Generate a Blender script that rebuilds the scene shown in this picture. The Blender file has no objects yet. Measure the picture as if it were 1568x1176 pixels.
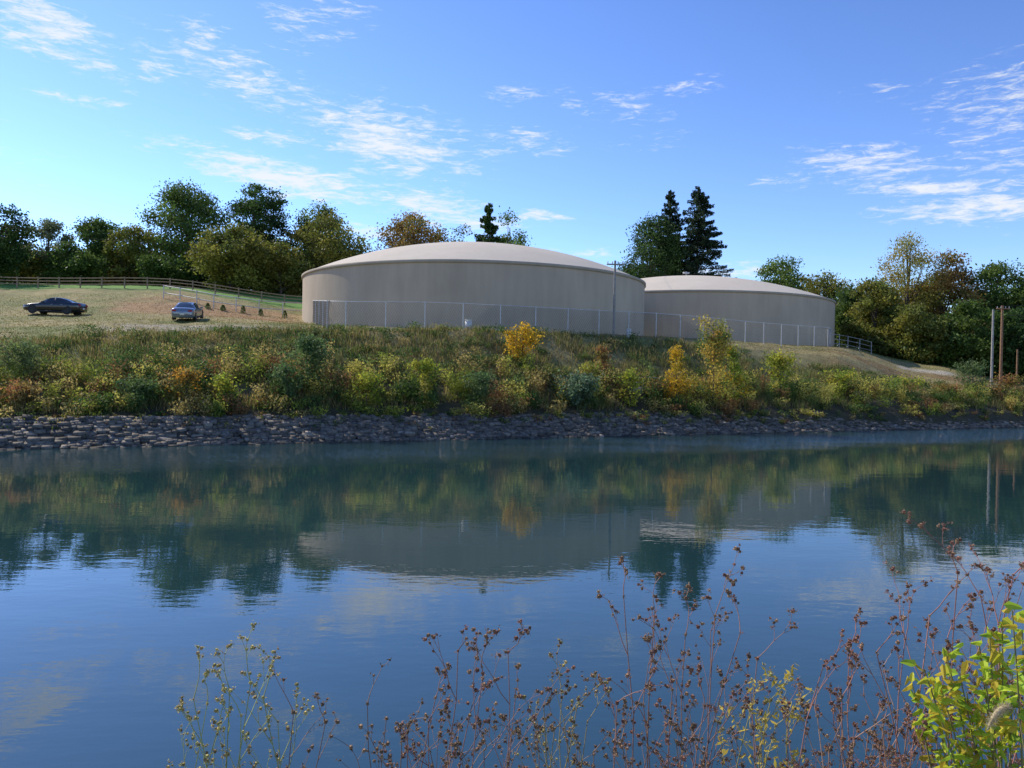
import bpy, math, numpy as np
from mathutils import Vector, Matrix, Quaternion
sc=bpy.context.scene
F=1170.0
CAM=np.array([0,0,4.0])
# ---------------------------------------------------------------- camera
cd=bpy.data.cameras.new("camera"); cam=bpy.data.objects.new("camera",cd); sc.collection.objects.link(cam)
cd.sensor_width=36; cd.lens=36*F/1568; cd.clip_end=5000; cd.clip_start=0.05
PITCH=math.atan(16/F)
M=(Matrix.Rotation(math.radians(90)-PITCH,3,'X') @ Matrix.Rotation(math.radians(1.0),3,'Z'))
cam.matrix_world=Matrix.Translation(Vector(CAM)) @ M.to_4x4()
sc.camera=cam
def ray(px,py):
    return np.array(M @ Vector(((px-784)/F,-(py-588)/F,-1)))
def P(px,py,Y):
    d=ray(px,py); return CAM+d*(Y/d[1])
sc.view_settings.view_transform='Standard'; sc.view_settings.look='None'; sc.view_settings.exposure=0

# ---------------------------------------------------------------- mesh helpers
def build(name,chunks,mats,parent=None,smooth=False):
    Vs=[];Fs=[];Ms=[];Cs=[];o=0
    for V,Fq,m,C in chunks:
        V=np.asarray(V,float).reshape(-1,3); Fq=np.asarray(Fq,int).reshape(-1,4)
        C=np.asarray(C,float)
        if C.ndim==1: C=np.tile(C,(len(V),1))
        Vs.append(V);Fs.append(Fq+o);Ms.append(np.full(len(Fq),m));Cs.append(C);o+=len(V)
    V=np.concatenate(Vs);Q=np.concatenate(Fs);Mi=np.concatenate(Ms);C=np.concatenate(Cs)
    me=bpy.data.meshes.new(name)
    me.vertices.add(len(V)); me.vertices.foreach_set("co",V.astype(np.float32).ravel())
    me.loops.add(len(Q)*4); me.loops.foreach_set("vertex_index",Q.astype(np.int32).ravel())
    me.polygons.add(len(Q)); me.polygons.foreach_set("loop_start",np.arange(0,len(Q)*4,4,dtype=np.int32))
    me.polygons.foreach_set("material_index",Mi.astype(np.int32))
    if smooth: me.polygons.foreach_set("use_smooth",np.ones(len(Q),dtype=bool))
    at=me.color_attributes.new("Col",'FLOAT_COLOR','POINT')
    at.data.foreach_set("color",np.concatenate([C,np.ones((len(C),1))],1).astype(np.float32).ravel())
    for m in mats: me.materials.append(m)
    me.update(calc_edges=True)
    ob=bpy.data.objects.new(name,me); sc.collection.objects.link(ob)
    if parent: ob.parent=parent
    return ob
def empty(name,loc=(0,0,0)):
    e=bpy.data.objects.new(name,None); sc.collection.objects.link(e); e.location=loc; return e
def unit(v): return v/np.maximum(np.linalg.norm(v,axis=-1,keepdims=True),1e-9)
def leaves(rng,C,s,asp=.5,up=0.0):
    n=len(C); a=rng.normal(size=(n,3)); a[:,2]+=up; a=unit(a); b=unit(np.cross(a,rng.normal(size=(n,3))))
    s=np.asarray(s).reshape(-1,1)*np.ones((n,1))
    V=np.stack([C-a*s,C+b*s*asp,C+a*s,C-b*s*asp],1).reshape(-1,3)
    return V,np.arange(4*n).reshape(n,4)
def tube(pts,r,k=5):
    pts=np.asarray(pts,float); n=len(pts); r=np.asarray(r,float)*np.ones(n)
    t=unit(np.gradient(pts,axis=0)); ref=np.array([0.31,0.95,0.05]) if abs(t[0][2])>.8 else np.array([0,0,1.])
    u=unit(np.cross(t,ref)); v=np.cross(t,u)
    an=np.arange(k)*2*np.pi/k
    V=pts[:,None]+r[:,None,None]*(u[:,None]*np.cos(an)[None,:,None]+v[:,None]*np.sin(an)[None,:,None])
    i=np.arange(n-1)[:,None];j=np.arange(k)[None]
    Q=np.stack([i*k+j,i*k+(j+1)%k,(i+1)*k+(j+1)%k,(i+1)*k+j],-1).reshape(-1,4)
    return V.reshape(-1,3),Q
def box(c,s,R=None):
    v=np.array([[x,y,z] for x in(-.5,.5) for y in(-.5,.5) for z in(-.5,.5)])*np.array(s)
    if R is not None: v=v@np.array(R).T
    q=[[0,1,3,2],[4,6,7,5],[0,4,5,1],[2,3,7,6],[0,2,6,4],[1,5,7,3]]
    return v+np.array(c),q
_r=np.random.default_rng(5); _T=_r.random((256,256))
def vn(x,y):
    x=np.asarray(x,float);y=np.asarray(y,float);xi=np.floor(x).astype(int);yi=np.floor(y).astype(int);fx=x-xi;fy=y-yi
    fx=fx*fx*(3-2*fx);fy=fy*fy*(3-2*fy)
    g=lambda a,b:_T[a&255,b&255]
    return (g(xi,yi)*(1-fx)+g(xi+1,yi)*fx)*(1-fy)+(g(xi,yi+1)*(1-fx)+g(xi+1,yi+1)*fx)*fy
def fbm(x,y,o=4): return sum(vn(x*2**k+17*k,y*2**k+9*k)/2**k for k in range(o))/sum(1/2**k for k in range(o))
def qsphere():
    vs={};Q=[]
    def idx(p):
        k=tuple(p)
        if k not in vs: vs[k]=len(vs)
        return vs[k]
    for ax in range(3):
        for sg in(-1,1):
            for i in(-1,0):
                for j in(-1,0):
                    q=[]
                    for (a,b) in((i,j),(i+1,j),(i+1,j+1),(i,j+1)):
                        p=[0,0,0];p[ax]=sg;p[(ax+1)%3]=a;p[(ax+2)%3]=b;q.append(idx(p))
                    Q.append(q)
    return unit(np.array(list(vs.keys()),float)),np.array(Q)
QS_V,QS_Q=qsphere()

# ---------------------------------------------------------------- materials
def newmat(name):
    m=bpy.data.materials.new(name); m.use_nodes=True; nt=m.node_tree; return m,nt,nt.nodes["Principled BSDF"]
def leafmat(name,tr=.35):
    m,nt,b=newmat(name); N=nt.nodes;L=nt.links
    a=N.new("ShaderNodeAttribute");a.attribute_name="Col"
    L.new(a.outputs[0],b.inputs["Base Color"]);b.inputs["Roughness"].default_value=.6;b.inputs["Specular IOR Level"].default_value=.25
    t=N.new("ShaderNodeBsdfTranslucent");L.new(a.outputs[0],t.inputs[0])
    mx=N.new("ShaderNodeMixShader");mx.inputs[0].default_value=tr
    L.new(b.outputs[0],mx.inputs[1]);L.new(t.outputs[0],mx.inputs[2]);L.new(mx.outputs[0],N["Material Output"].inputs[0]); return m
def attrmat(name,rough=.8,scale=8,amt=.35,bump=.0,bscale=30,metal=0):
    m,nt,b=newmat(name);N=nt.nodes;L=nt.links
    a=N.new("ShaderNodeAttribute");a.attribute_name="Col"
    g=N.new("ShaderNodeNewGeometry")
    n=N.new("ShaderNodeTexNoise");n.inputs["Scale"].default_value=scale;n.inputs["Detail"].default_value=6;L.new(g.outputs["Position"],n.inputs["Vector"])
    mr=N.new("ShaderNodeMapRange");mr.inputs[1].default_value=.25;mr.inputs[2].default_value=.75;mr.inputs[3].default_value=1-amt;mr.inputs[4].default_value=1+amt
    L.new(n.outputs[0],mr.inputs[0])
    v=N.new("ShaderNodeVectorMath");v.operation='SCALE';L.new(a.outputs[0],v.inputs[0]);L.new(mr.outputs[0],v.inputs["Scale"])
    L.new(v.outputs[0],b.inputs["Base Color"]);b.inputs["Roughness"].default_value=rough;b.inputs["Metallic"].default_value=metal
    b.inputs["Specular IOR Level"].default_value=.3
    if bump:
        n2=N.new("ShaderNodeTexNoise");n2.inputs["Scale"].default_value=bscale;n2.inputs["Detail"].default_value=5;L.new(g.outputs["Position"],n2.inputs["Vector"])
        bp=N.new("ShaderNodeBump");bp.inputs["Strength"].default_value=bump;bp.inputs["Distance"].default_value=.1;L.new(n2.outputs[0],bp.inputs["Height"]);L.new(bp.outputs[0],b.inputs["Normal"])
    return m
M_leaf=leafmat("foliage",.42); M_leafb=leafmat("foliage_thin",.5)
M_bark=attrmat("bark",.9,6,.4,.5,12)
M_ground=attrmat("ground_soil_grass",.95,1.3,.3,.6,6)
M_stone=attrmat("stone",.9,5,.4,.6,15)
M_stem=attrmat("dry_stem",.7,60,.2)
M_wood=attrmat("weathered_wood",.85,5,.3,.3,20)
M_metal=attrmat("galvanized_metal",.5,3,.15,0,1,.15)

def concrete(name,base,streak=.12):
    m,nt,b=newmat(name);N=nt.nodes;L=nt.links
    tc=N.new("ShaderNodeTexCoord")
    mp=N.new("ShaderNodeMapping");mp.inputs["Scale"].default_value=(.9,.9,.12);L.new(tc.outputs["Object"],mp.inputs[0])
    n=N.new("ShaderNodeTexNoise");n.inputs["Scale"].default_value=1.2;n.inputs["Detail"].default_value=7;n.inputs["Roughness"].default_value=.6;L.new(mp.outputs[0],n.inputs[0])
    n2=N.new("ShaderNodeTexNoise");n2.inputs["Scale"].default_value=.25;n2.inputs["Detail"].default_value=4;L.new(tc.outputs["Object"],n2.inputs[0])
    ad=N.new("ShaderNodeMath");ad.operation='ADD';L.new(n.outputs[0],ad.inputs[0]);L.new(n2.outputs[0],ad.inputs[1])
    mr=N.new("ShaderNodeMapRange");mr.inputs[1].default_value=.6;mr.inputs[2].default_value=1.4;mr.inputs[3].default_value=1-streak;mr.inputs[4].default_value=1+streak;L.new(ad.outputs[0],mr.inputs[0])
    v=N.new("ShaderNodeVectorMath");v.operation='SCALE';v.inputs[0].default_value=base;L.new(mr.outputs[0],v.inputs["Scale"]);L.new(v.outputs[0],b.inputs["Base Color"])
    b.inputs["Roughness"].default_value=.9;b.inputs["Specular IOR Level"].default_value=.2
    n3=N.new("ShaderNodeTexNoise");n3.inputs["Scale"].default_value=4;n3.inputs["Detail"].default_value=6;L.new(tc.outputs["Object"],n3.inputs[0])
    bp=N.new("ShaderNodeBump");bp.inputs["Strength"].default_value=.2;bp.inputs["Distance"].default_value=.04;L.new(n3.outputs[0],bp.inputs["Height"]);L.new(bp.outputs[0],b.inputs["Normal"])
    return m
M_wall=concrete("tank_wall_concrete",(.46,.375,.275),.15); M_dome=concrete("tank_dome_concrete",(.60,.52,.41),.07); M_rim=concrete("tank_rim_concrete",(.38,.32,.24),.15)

# ---------------------------------------------------------------- terrain
def Ys_a(a): return 46.8/(1-.46*np.clip(a,-2.2,1.7))
def zf(px,py,Y): return 4+(572-(py-.0175*(px-784)))/F*Y
T={}
def col(px,pts):
    a=(px-784)/F; ys=Ys_a(a); d=[-6,-1.2,2.3];z=[-3,-.85,1.25]
    for Y,k,v in pts:
        d.append(Y-ys); z.append(zf(px,v,Y) if k=='y' else v)
    d+= [140,500,1600]; z+=[z[-1]+.5,z[-1]+2,z[-1]+2]
    T[a]=(np.array(d),np.array(z))
col(0,[(41,'z',2.1),(50,'y',517),(69,'y',479),(77,'y',466),(90,'y',440),(115,'y',432)])
col(250,[(43,'z',2.2),(51.5,'y',514),(67,'y',487),(76,'y',472),(90,'y',442),(115,'y',438)])
col(470,[(46,'z',2.3),(54,'y',509),(64,'y',500),(76,'y',494),(92,'y',470),(115,'y',452)])
col(700,[(50,'z',2.4),(58,'y',507),(66,'y',505),(80,'z',8.3),(100,'z',9),(115,'z',9.2)])
col(990,[(56,'z',2.4),(64.5,'y',519),(70,'y',516),(82,'z',8.1),(100,'z',8.5),(115,'z',9)])
col(1270,[(63,'z',2.2),(75,'y',545),(84,'y',532),(95,'y',531),(110,'y',529),(130,'z',9)])
col(1420,[(67,'z',2.),(78,'y',583),(90,'y',567),(100,'y',558),(115,'y',550),(140,'z',8)])
col(1568,[(72,'z',1.8),(84,'y',597),(95,'y',590),(105,'y',582),(120,'y',572),(150,'z',6)])
a0=min(T);a1=max(T);T[-2.2]=T[a0];T[1.7]=T[a1]
AK=np.array(sorted(T));DK=np.array([T[a][0] for a in AK]);ZK=np.array([T[a][1] for a in AK])
def ground(X,Y,rough=True):
    X=np.atleast_1d(np.asarray(X,float));Y=np.atleast_1d(np.asarray(Y,float))
    a=np.clip(X/np.maximum(Y,1),-2.2,1.7);d=Y-Ys_a(a)
    i=np.clip(np.searchsorted(AK,a)-1,0,len(AK)-2);t=(a-AK[i])/(AK[i+1]-AK[i]);t=t*t*(3-2*t)
    D=DK[i]*(1-t[:,None])+DK[i+1]*t[:,None];Z=ZK[i]*(1-t[:,None])+ZK[i+1]*t[:,None]
    j=np.clip((d[:,None]>=D).sum(1)-1,0,D.shape[1]-2);r=np.arange(len(a))
    u=np.clip((d-D[r,j])/(D[r,j+1]-D[r,j]),0,1)
    z=Z[r,j]*(1-u)+Z[r,j+1]*u
    if rough: z=z+(fbm(X*.35,Y*.35)-.5)*.35*np.clip((d-3)/3,0,1)
    return z
def G(x,y): return float(ground(x,y)[0])
def gcol(X,Y):
    a=X/np.maximum(Y,1);px=a*F+784;d=Y-Ys_a(a)
    n=fbm(X*.25+3,Y*.25);n2=fbm(X*.06+9,Y*.16,3)
    dry=np.array([.29,.235,.10]);green=np.array([.15,.16,.045]);red=np.array([.31,.18,.085]);soil=np.array([.12,.10,.05]);grav=np.array([.34,.30,.225]);lawn=np.array([.12,.24,.035])
    w=lambda x:np.clip(x,0,1)[:,None]
    C=dry*(1-w((n-.4)*3))+green*w((n-.4)*3)
    red_m=w((n2-.40)*6)*w((Y-68)/4)*w((90-Y)/3)*w((480-px)/60)
    C=C*(1-red_m*.85)+red*red_m*.85
    rm=w((px-1230)/60)*w((n-.35)*4)*w((d-12)/3)*w((30-d)/8);C=C*(1-rm*.7)+red*.8*rm*.7
    lm=w((Y-88)/2)*w((700-px)/100);C=C*(1-lm)+lawn*lm
    gy=57+ (px-250)*.012
    gm=w(1.6-abs(Y-gy)/2.6)*w((px-130)/60)*w((640-px)/60)*.75;C=C*(1-gm)+grav*gm
    pm=w(1.8-abs(Y-(88+(px-1400)*.02))/1.6)*w((px-1370)/10)*w((1470-px)/20);C=C*(1-pm)+grav*1.2*pm
    bm=w((8-d)/4);C=C*(1-bm)+soil*.5*bm
    return C
aa=np.concatenate([np.linspace(-2.1,-.75,60),np.linspace(-.74,.74,520),np.linspace(.75,1.6,50)])
dd=np.concatenate([[-6,-3,-1.2],np.linspace(0,22,110),np.linspace(22.4,60,90),np.linspace(61,110,40),[130,160,200,300,500,900,1500]])
A,D=np.meshgrid(aa,dd,indexing='ij');Yg=Ys_a(A)+D;Xg=A*Yg
z=ground(Xg.ravel(),Yg.ravel());V=np.stack([Xg.ravel(),Yg.ravel(),z],1)
na,nd=A.shape;i=np.arange(na-1)[:,None];j=np.arange(nd-1)[None]
Q=np.stack([i*nd+j,(i+1)*nd+j,(i+1)*nd+j+1,i*nd+j+1],-1).reshape(-1,4)
build("ground",[(V,Q,0,gcol(Xg.ravel(),Yg.ravel()))],[M_ground],smooth=True)
def nbz(y): return np.interp(y,[-40,0.8,3,6.3,9],[2.5,2.4,1.3,0,-1.4])
xs=np.linspace(-60,60,160);ys=np.linspace(-40,9,120);A,B=np.meshgrid(xs,ys,indexing='ij')
z=nbz(B.ravel())+(fbm(A.ravel()*.8,B.ravel()*.8)-.5)*.2
i=np.arange(159)[:,None];j=np.arange(119)[None];Q=np.stack([i*120+j,(i+1)*120+j,(i+1)*120+j+1,i*120+j+1],-1).reshape(-1,4)
build("near_bank_ground",[(np.stack([A.ravel(),B.ravel(),z],1),Q,0,(.12,.10,.05))],[M_ground],smooth=True)

# ---------------------------------------------------------------- water
m,nt,b=newmat("water");N=nt.nodes;L=nt.links
b.inputs["Base Color"].default_value=(.016,.046,.05,1);b.inputs["Roughness"].default_value=.0;b.inputs["IOR"].default_value=1.75
g=N.new("ShaderNodeNewGeometry")
sep=N.new("ShaderNodeSeparateXYZ");L.new(g.outputs["Position"],sep.inputs[0])
def noise(sc_,vs,det=3,rot=0):
    mp=N.new("ShaderNodeMapping");mp.inputs["Scale"].default_value=vs;mp.inputs["Rotation"].default_value=(0,0,rot);L.new(g.outputs["Position"],mp.inputs[0])
    n=N.new("ShaderNodeTexNoise");n.inputs["Scale"].default_value=sc_;n.inputs["Detail"].default_value=det;L.new(mp.outputs[0],n.inputs[0]);return n
def math_(op,a,b_=None):
    x=N.new("ShaderNodeMath");x.operation=op
    for k,v in enumerate((a,b_)):
        if v is None: continue
        if isinstance(v,(int,float)): x.inputs[k].default_value=v
        else: L.new(v,x.inputs[k])
    return x.outputs[0]
n1=noise(1.1,(.45,1.2,1),2,.2);n2=noise(5,(.6,1.3,1),2,-.3);n3=noise(.12,(.5,1.6,1),3,.3);n4=noise(3.2,(.8,1.2,1),3,.5)
dist=math_('SUBTRACT',math_('ADD',46.8,math_('MULTIPLY',sep.outputs[0],.46)),sep.outputs[1])
mr=N.new("ShaderNodeMapRange");mr.interpolation_type='SMOOTHSTEP';mr.inputs[1].default_value=13;mr.inputs[2].default_value=5;mr.inputs[3].default_value=0;mr.inputs[4].default_value=1;L.new(dist,mr.inputs[0])
mrx=N.new("ShaderNodeMapRange");mrx.inputs[1].default_value=-22;mrx.inputs[2].default_value=22;mrx.inputs[3].default_value=.08;mrx.inputs[4].default_value=1;L.new(sep.outputs[0],mrx.inputs[0])
pn=N.new("ShaderNodeMapRange");pn.inputs[1].default_value=.35;pn.inputs[2].default_value=.6;pn.inputs[3].default_value=.3;L.new(n3.outputs[0],pn.inputs[0])
ruff=math_('MULTIPLY',math_('MULTIPLY',mr.outputs[0],mrx.outputs[0]),pn.outputs[0])
h=math_('ADD',math_('MULTIPLY',n1.outputs[0],1.0),math_('MULTIPLY',n2.outputs[0],.3))
hh=math_('ADD',math_('MULTIPLY',h,.0042),math_('MULTIPLY',n4.outputs[0],math_('MULTIPLY',ruff,.22)))
bp=N.new("ShaderNodeBump");bp.inputs["Strength"].default_value=1;bp.inputs["Distance"].default_value=1.0;L.new(hh,bp.inputs["Height"]);L.new(bp.outputs[0],b.inputs["Normal"])
build("reservoir_water",[([[-400,-30,0],[500,-30,0],[500,300,0],[-400,300,0]],[[0,1,2,3]],0,(0,0,0))],[m])

# ---------------------------------------------------------------- stone embankment
rng=np.random.default_rng(11)
nrm=unit(np.array([.40,-.87,1.75])) 
sl=unit(np.array([1,.46,0]));upv=unit(np.cross(nrm,sl));
Vs=[];Cs=[]
base,qb=box((0,0,0),(1,1,1));qb=np.array(qb)
for row in range(19):
    dpos=-.9+row*.182
    x=-48+rng.random()*.5
    while x<85:
        w=rng.uniform(.22,.6);xx=x+w*.42
        ysh=46.8+.46*xx; X=xx-.0;Y=ysh+dpos+rng.normal()*.035
        Z=np.interp(dpos,[-1.2,2.3],[-.85,1.25])+rng.normal()*.03
        v=base*np.array([w*1.0,rng.uniform(.16,.26),rng.uniform(.2,.32)])*(1+rng.uniform(-.2,.2,(8,3)))
        an=rng.normal()*.09;R=np.stack([sl*math.cos(an)+upv*math.sin(an),upv*math.cos(an)-sl*math.sin(an),nrm],1)
        tl=rng.normal()*.13
        v=v@R.T+np.array([X,Y,Z+tl*.2])
        Vs.append(v);c=rng.uniform(.09,.22)*np.array([1,.84,.66])*(1.6 if rng.random()<.07 else 1)*(.45 if dpos<.1 else 1);Cs.append(np.tile(c,(8,1)))
        x+=w*.9
n=len(Vs);Q=(qb[None]+8*np.arange(n)[:,None,None]).reshape(-1,4)
build("stone_embankment",[(np.concatenate(Vs),Q,0,np.concatenate(Cs))],[M_stone])

# ---------------------------------------------------------------- tanks
def tank(name,cx,cy,R,zb,zr,zt,ventpole=False):
    e=empty(name,(cx,cy,0));ns=160;an=np.linspace(0,2*np.pi,ns,endpoint=False)
    def rev(prof,nm,mat):
        k=len(prof);V=np.array([[r*math.cos(t),r*math.sin(t),zz] for (r,zz) in prof for t in an])
        i=np.arange(k-1)[:,None];j=np.arange(ns)[None]
        Q=np.stack([i*ns+j,i*ns+(j+1)%ns,(i+1)*ns+(j+1)%ns,(i+1)*ns+j],-1).reshape(-1,4)
        return build(nm,[(V,Q,0,(.4,.4,.4))],[mat],e,smooth=False)
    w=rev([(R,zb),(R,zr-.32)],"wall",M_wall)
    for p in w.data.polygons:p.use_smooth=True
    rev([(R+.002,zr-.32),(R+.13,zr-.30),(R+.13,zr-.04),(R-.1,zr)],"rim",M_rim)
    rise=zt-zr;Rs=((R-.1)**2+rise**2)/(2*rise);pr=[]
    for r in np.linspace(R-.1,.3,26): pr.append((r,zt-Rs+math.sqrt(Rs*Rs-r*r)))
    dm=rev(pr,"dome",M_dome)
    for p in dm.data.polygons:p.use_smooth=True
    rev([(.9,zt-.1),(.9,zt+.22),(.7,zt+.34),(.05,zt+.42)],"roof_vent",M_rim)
    if ventpole:
        V,Q=tube([[0,0,zt],[0,0,zt+1.0]],.07);ch=[(V,Q,0,(.5,.5,.5))];V,Q=box((0,0,zt+.8),(.9,.3,.25));ch.append((V,Q,0,(.5,.5,.5)));build("vent_stack",ch,[M_metal],e)
    return e
tank("water_storage_tank",P(728,450,84)[0],84,18.3,6,13.75,17.75)
tank("water_storage_tank",P(1050,450,112)[0],112,20.2,6,14.5,18.35,True)

# ---------------------------------------------------------------- trees
PAL={'dark':[(.045,.09,.02),(.065,.115,.026),(.04,.08,.02)],
'green':[(.10,.16,.028),(.13,.19,.035),(.085,.14,.028)],
'olive':[(.19,.20,.035),(.23,.215,.038),(.14,.165,.034)],
'yellow':[(.34,.29,.055),(.27,.26,.05),(.38,.29,.05)],
'rust':[(.26,.18,.05),(.19,.18,.045),(.30,.18,.05)],
'spruce':[(.03,.055,.024),(.042,.07,.032),(.026,.046,.022)],
'pale':[(.16,.21,.09),(.21,.24,.11),(.15,.18,.08)]}
def tree(name,px,ytop,wpx,Y,pal,n=6500,cb=.25,seed=1,flat=1.0,ls=.18,clumps=60,tight=.5,base=None):
    rng=np.random.default_rng(seed);n=int(n*1.9)
    top=P(px,ytop,Y);x0=top[0];zg=G(x0,Y)-.2;H=top[2]-zg;R=wpx/F*Y/2*1.14
    ch=[];zc=zg+H*(cb+(1-cb)/2);hz=H*(1-cb)/2
    k=9;t=np.linspace(0,1,k);pts=np.stack([x0+np.cumsum(rng.normal(size=k)*.12),Y+np.cumsum(rng.normal(size=k)*.12),zg+t*H*.88],1)
    r0=.018*H+.05;V,Q=tube(pts,r0*(1-t*.85),8);bc=np.array([.09,.075,.06]);ch.append((V,Q,0,bc))
    cl=[]
    while len(cl)<clumps:
        p=rng.uniform(-1,1,3);rr=np.linalg.norm(p*np.array([1,1,.93]))
        if rr>1 or rr<.45*rng.random():continue
        wz=1.0-.18*max(0,p[2])
        cl.append(np.array([x0+p[0]*R*.84*wz,Y+p[1]*R*.84*wz,zc+p[2]*hz*.86]))
    cl=np.array(cl);cl[0]=[x0,Y,zg+H-R*.2]
    for c in cl[::2]:
        s=pts[int(np.clip((c[2]-zg)/H*.6*k,1,k-2))];mid=(s+c)/2+np.array([0,0,-.05*H*rng.random()])
        V,Q=tube([s,mid,c],[r0*.35,r0*.2,.03],5);ch.append((V,Q,0,bc))
    per=n//clumps;Cc=[];Co=[]
    pl=np.array(PAL[pal])
    for c in cl:
        cr=R*rng.uniform(.20,.36);u=unit(rng.normal(size=(per,3)));rad=cr*rng.random((per,1))**tight*(1+.35*rng.normal(size=(per,1))*.5)
        q=c+u*rad*np.array([1.15,1.15,.78*flat]);Cc.append(q)
        cc=pl[rng.integers(len(pl))]*rng.uniform(.7,1.3);Co.append(cc*rng.uniform(.7,1.35,(per,1)))
    C=np.concatenate(Cc);Co=np.concatenate(Co)
    V,Q=leaves(rng,C,ls*rng.uniform(.6,1.4,len(C)),.6);ch.append((V,Q,1,np.repeat(Co,4,0)))
    return build(name,ch,[M_bark,M_leaf])
def spruce(name,px,ytop,wpx,Y,seed,pal='spruce',gap=.5,low=.06):
    rng=np.random.default_rng(seed);top=P(px,ytop,Y);x0=top[0];zg=G(x0,Y)-.2;H=top[2]-zg;R=wpx/F*Y/2*1.15
    t=np.linspace(0,1,10);V,Q=tube(np.stack([x0+0*t,Y+0*t,zg+t*H],1),.3*(1-t)+.03,8);ch=[(V,Q,0,np.array([.07,.055,.045]))]
    C=[];Co=[];pl=np.array(PAL[pal]);zz=low
    while zz<.985:
        nb=rng.integers(6,10)
        for _ in range(nb):
            an=rng.random()*6.283;f=(1-zz)
            Lb=R*min(1,(f*1.75)**.8)*rng.uniform(.7,1.15)+.2
            if rng.random()<.1:Lb*=.4
            s=np.linspace(0,1,7);hgt=zg+zz*H+rng.normal()*.4
            pts=np.stack([x0+math.cos(an)*Lb*s,Y+math.sin(an)*Lb*s,hgt+Lb*(.25*s-.35*s**2+.2*s**3)],1)
            V,Q=tube(pts,.06*(1-s)+.012,4);ch.append((V,Q,0,np.array([.06,.05,.04])))
            m_=int(Lb*44)+20;u=rng.random(m_)**.6;q=np.stack([np.interp(u,s,pts[:,i]) for i in range(3)],1)
            side=np.array([-math.sin(an),math.cos(an),0]);q+=side*(rng.normal(size=(m_,1))*.16*Lb*(1.1-u[:,None]))
            q[:,2]-=rng.random(m_)*.55-.08;C.append(q);Co.append(pl[rng.integers(3)]*rng.uniform(.6,1.5,(m_,1)))
        zz+=gap/H*rng.uniform(.7,1.5)
    C=np.concatenate(C);Co=np.concatenate(Co);V,Q=leaves(rng,C,.19*rng.uniform(.6,1.3,len(C)),.42);ch.append((V,Q,1,np.repeat(Co,4,0)))
    return build(name,ch,[M_bark,M_leaf])
tree("oak_tree",-15,305,110,100,'dark',8000,.1,1)
tree("birch_tree",75,333,80,112,'pale',3400,.1,2,ls=.15,clumps=38)
tree("maple_tree",20,375,80,108,'olive',4500,.0,3)
tree("maple_tree",110,374,90,110,'green',4500,.0,36)
tree("maple_tree",150,332,88,118,'green',5500,.05,4)
tree("maple_tree",208,342,80,114,'olive',5000,.0,5)
tree("maple_tree",255,390,76,110,'green',3800,.0,37)
tree("oak_tree",290,277,128,118,'green',10500,.05,6,clumps=80)
tree("white_pine_tree",392,274,108,122,'dark',10000,.05,7,flat=.6,clumps=80)
tree("maple_tree",357,338,104,106,'olive',9000,.0,8,clumps=80)
tree("maple_tree",488,308,80,124,'green',6000,.1,9)
tree("maple_tree",500,328,114,116,'olive',9000,.0,10,clumps=70)
tree("maple_tree",432,372,76,110,'olive',5500,.0,29)
tree("oak_tree",632,320,128,122,'rust',10000,.1,11,clumps=80)
spruce("spruce_tree",748,310,60,124,12,'dark',.5,.1)
tree("maple_tree",778,325,92,128,'green',9000,.05,13)
tree("maple_tree",710,345,76,126,'olive',5500,.1,14)
tree("maple_tree",1000,328,100,138,'dark',13000,.0,15,clumps=100)
spruce("spruce_tree",1026,291,74,143,16)
spruce("spruce_tree",1070,284,98,140,17)
tree("maple_tree",1198,394,94,150,'green',6000,.1,18,ls=.22)
tree("maple_tree",1262,417,94,135,'olive',6000,.08,19,ls=.2)
tree("maple_tree",1305,440,64,118,'green',4500,.0,31)
tree("locust_tree",1388,354,108,112,'yellow',5000,.15,20,ls=.14,clumps=60)
tree("maple_tree",1340,425,84,108,'olive',6500,.0,21)
tree("maple_tree",1450,384,100,112,'rust',8000,.0,22,clumps=70)
tree("oak_tree",1530,398,110,110,'green',9000,.0,23,clumps=70)
tree("maple_tree",1405,462,84,102,'olive',6500,.0,24)
tree("oak_tree",1600,400,110,108,'green',8000,.05,25)
tree("maple_tree",1480,460,90,100,'green',6500,.0,32)
tree("maple_tree",1560,470,80,98,'dark',6500,.0,33)
def mass(name,segs,n,seed,pals,ls=.27):
    rng=np.random.default_rng(seed);C=[];Co=[];ch=[]
    for (p0,p1,yt,Y,dens) in segs:
        for _ in range(dens):
            px=rng.uniform(p0,p1);Yc=Y+rng.uniform(-5,12);tp=P(px,yt+rng.uniform(-8,22),Yc);zg=G(tp[0],Yc)-.3;H=tp[2]-zg
            if H<1.5:continue
            m_=n;R=rng.uniform(2.2,3.8);u=unit(rng.normal(size=(m_,3)))*rng.random((m_,1))**.4
            lob=1+.25*np.sin(u[:,0]*7+px)*np.sin(u[:,2]*6)
            q=np.array([tp[0],Yc,zg+H*.48])+u*np.array([R,R,H*.52])*lob[:,None]
            C.append(q);pl=np.array(PAL[pals[rng.integers(len(pals))]]);c=pl[rng.integers(3)]*rng.uniform(.6,1.2)
            Co.append(c*rng.uniform(.6,1.4,(m_,1)))
            V,Q=tube([[tp[0],Yc,zg],[tp[0],Yc,zg+H*.7]],[.2,.05],6);ch.append((V,Q,0,np.array([.08,.07,.055])))
    C=np.concatenate(C);Co=np.concatenate(Co);V,Q=leaves(rng,C,ls*rng.uniform(.6,1.4,len(C)),.6);ch.append((V,Q,1,np.repeat(Co,4,0)))
    return build(name,ch,[M_bark,M_leaf])
mass("distant_woodland",[(-700,0,350,118,26),(-20,250,378,130,38),(240,560,372,130,38),(-20,560,405,118,36),(560,700,390,132,6),(1110,1330,440,150,18),(1290,1600,430,122,26),(1330,1600,500,103,30),(1600,2300,420,115,30)],900,77,['green','olive','dark','green','rust'])

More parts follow.
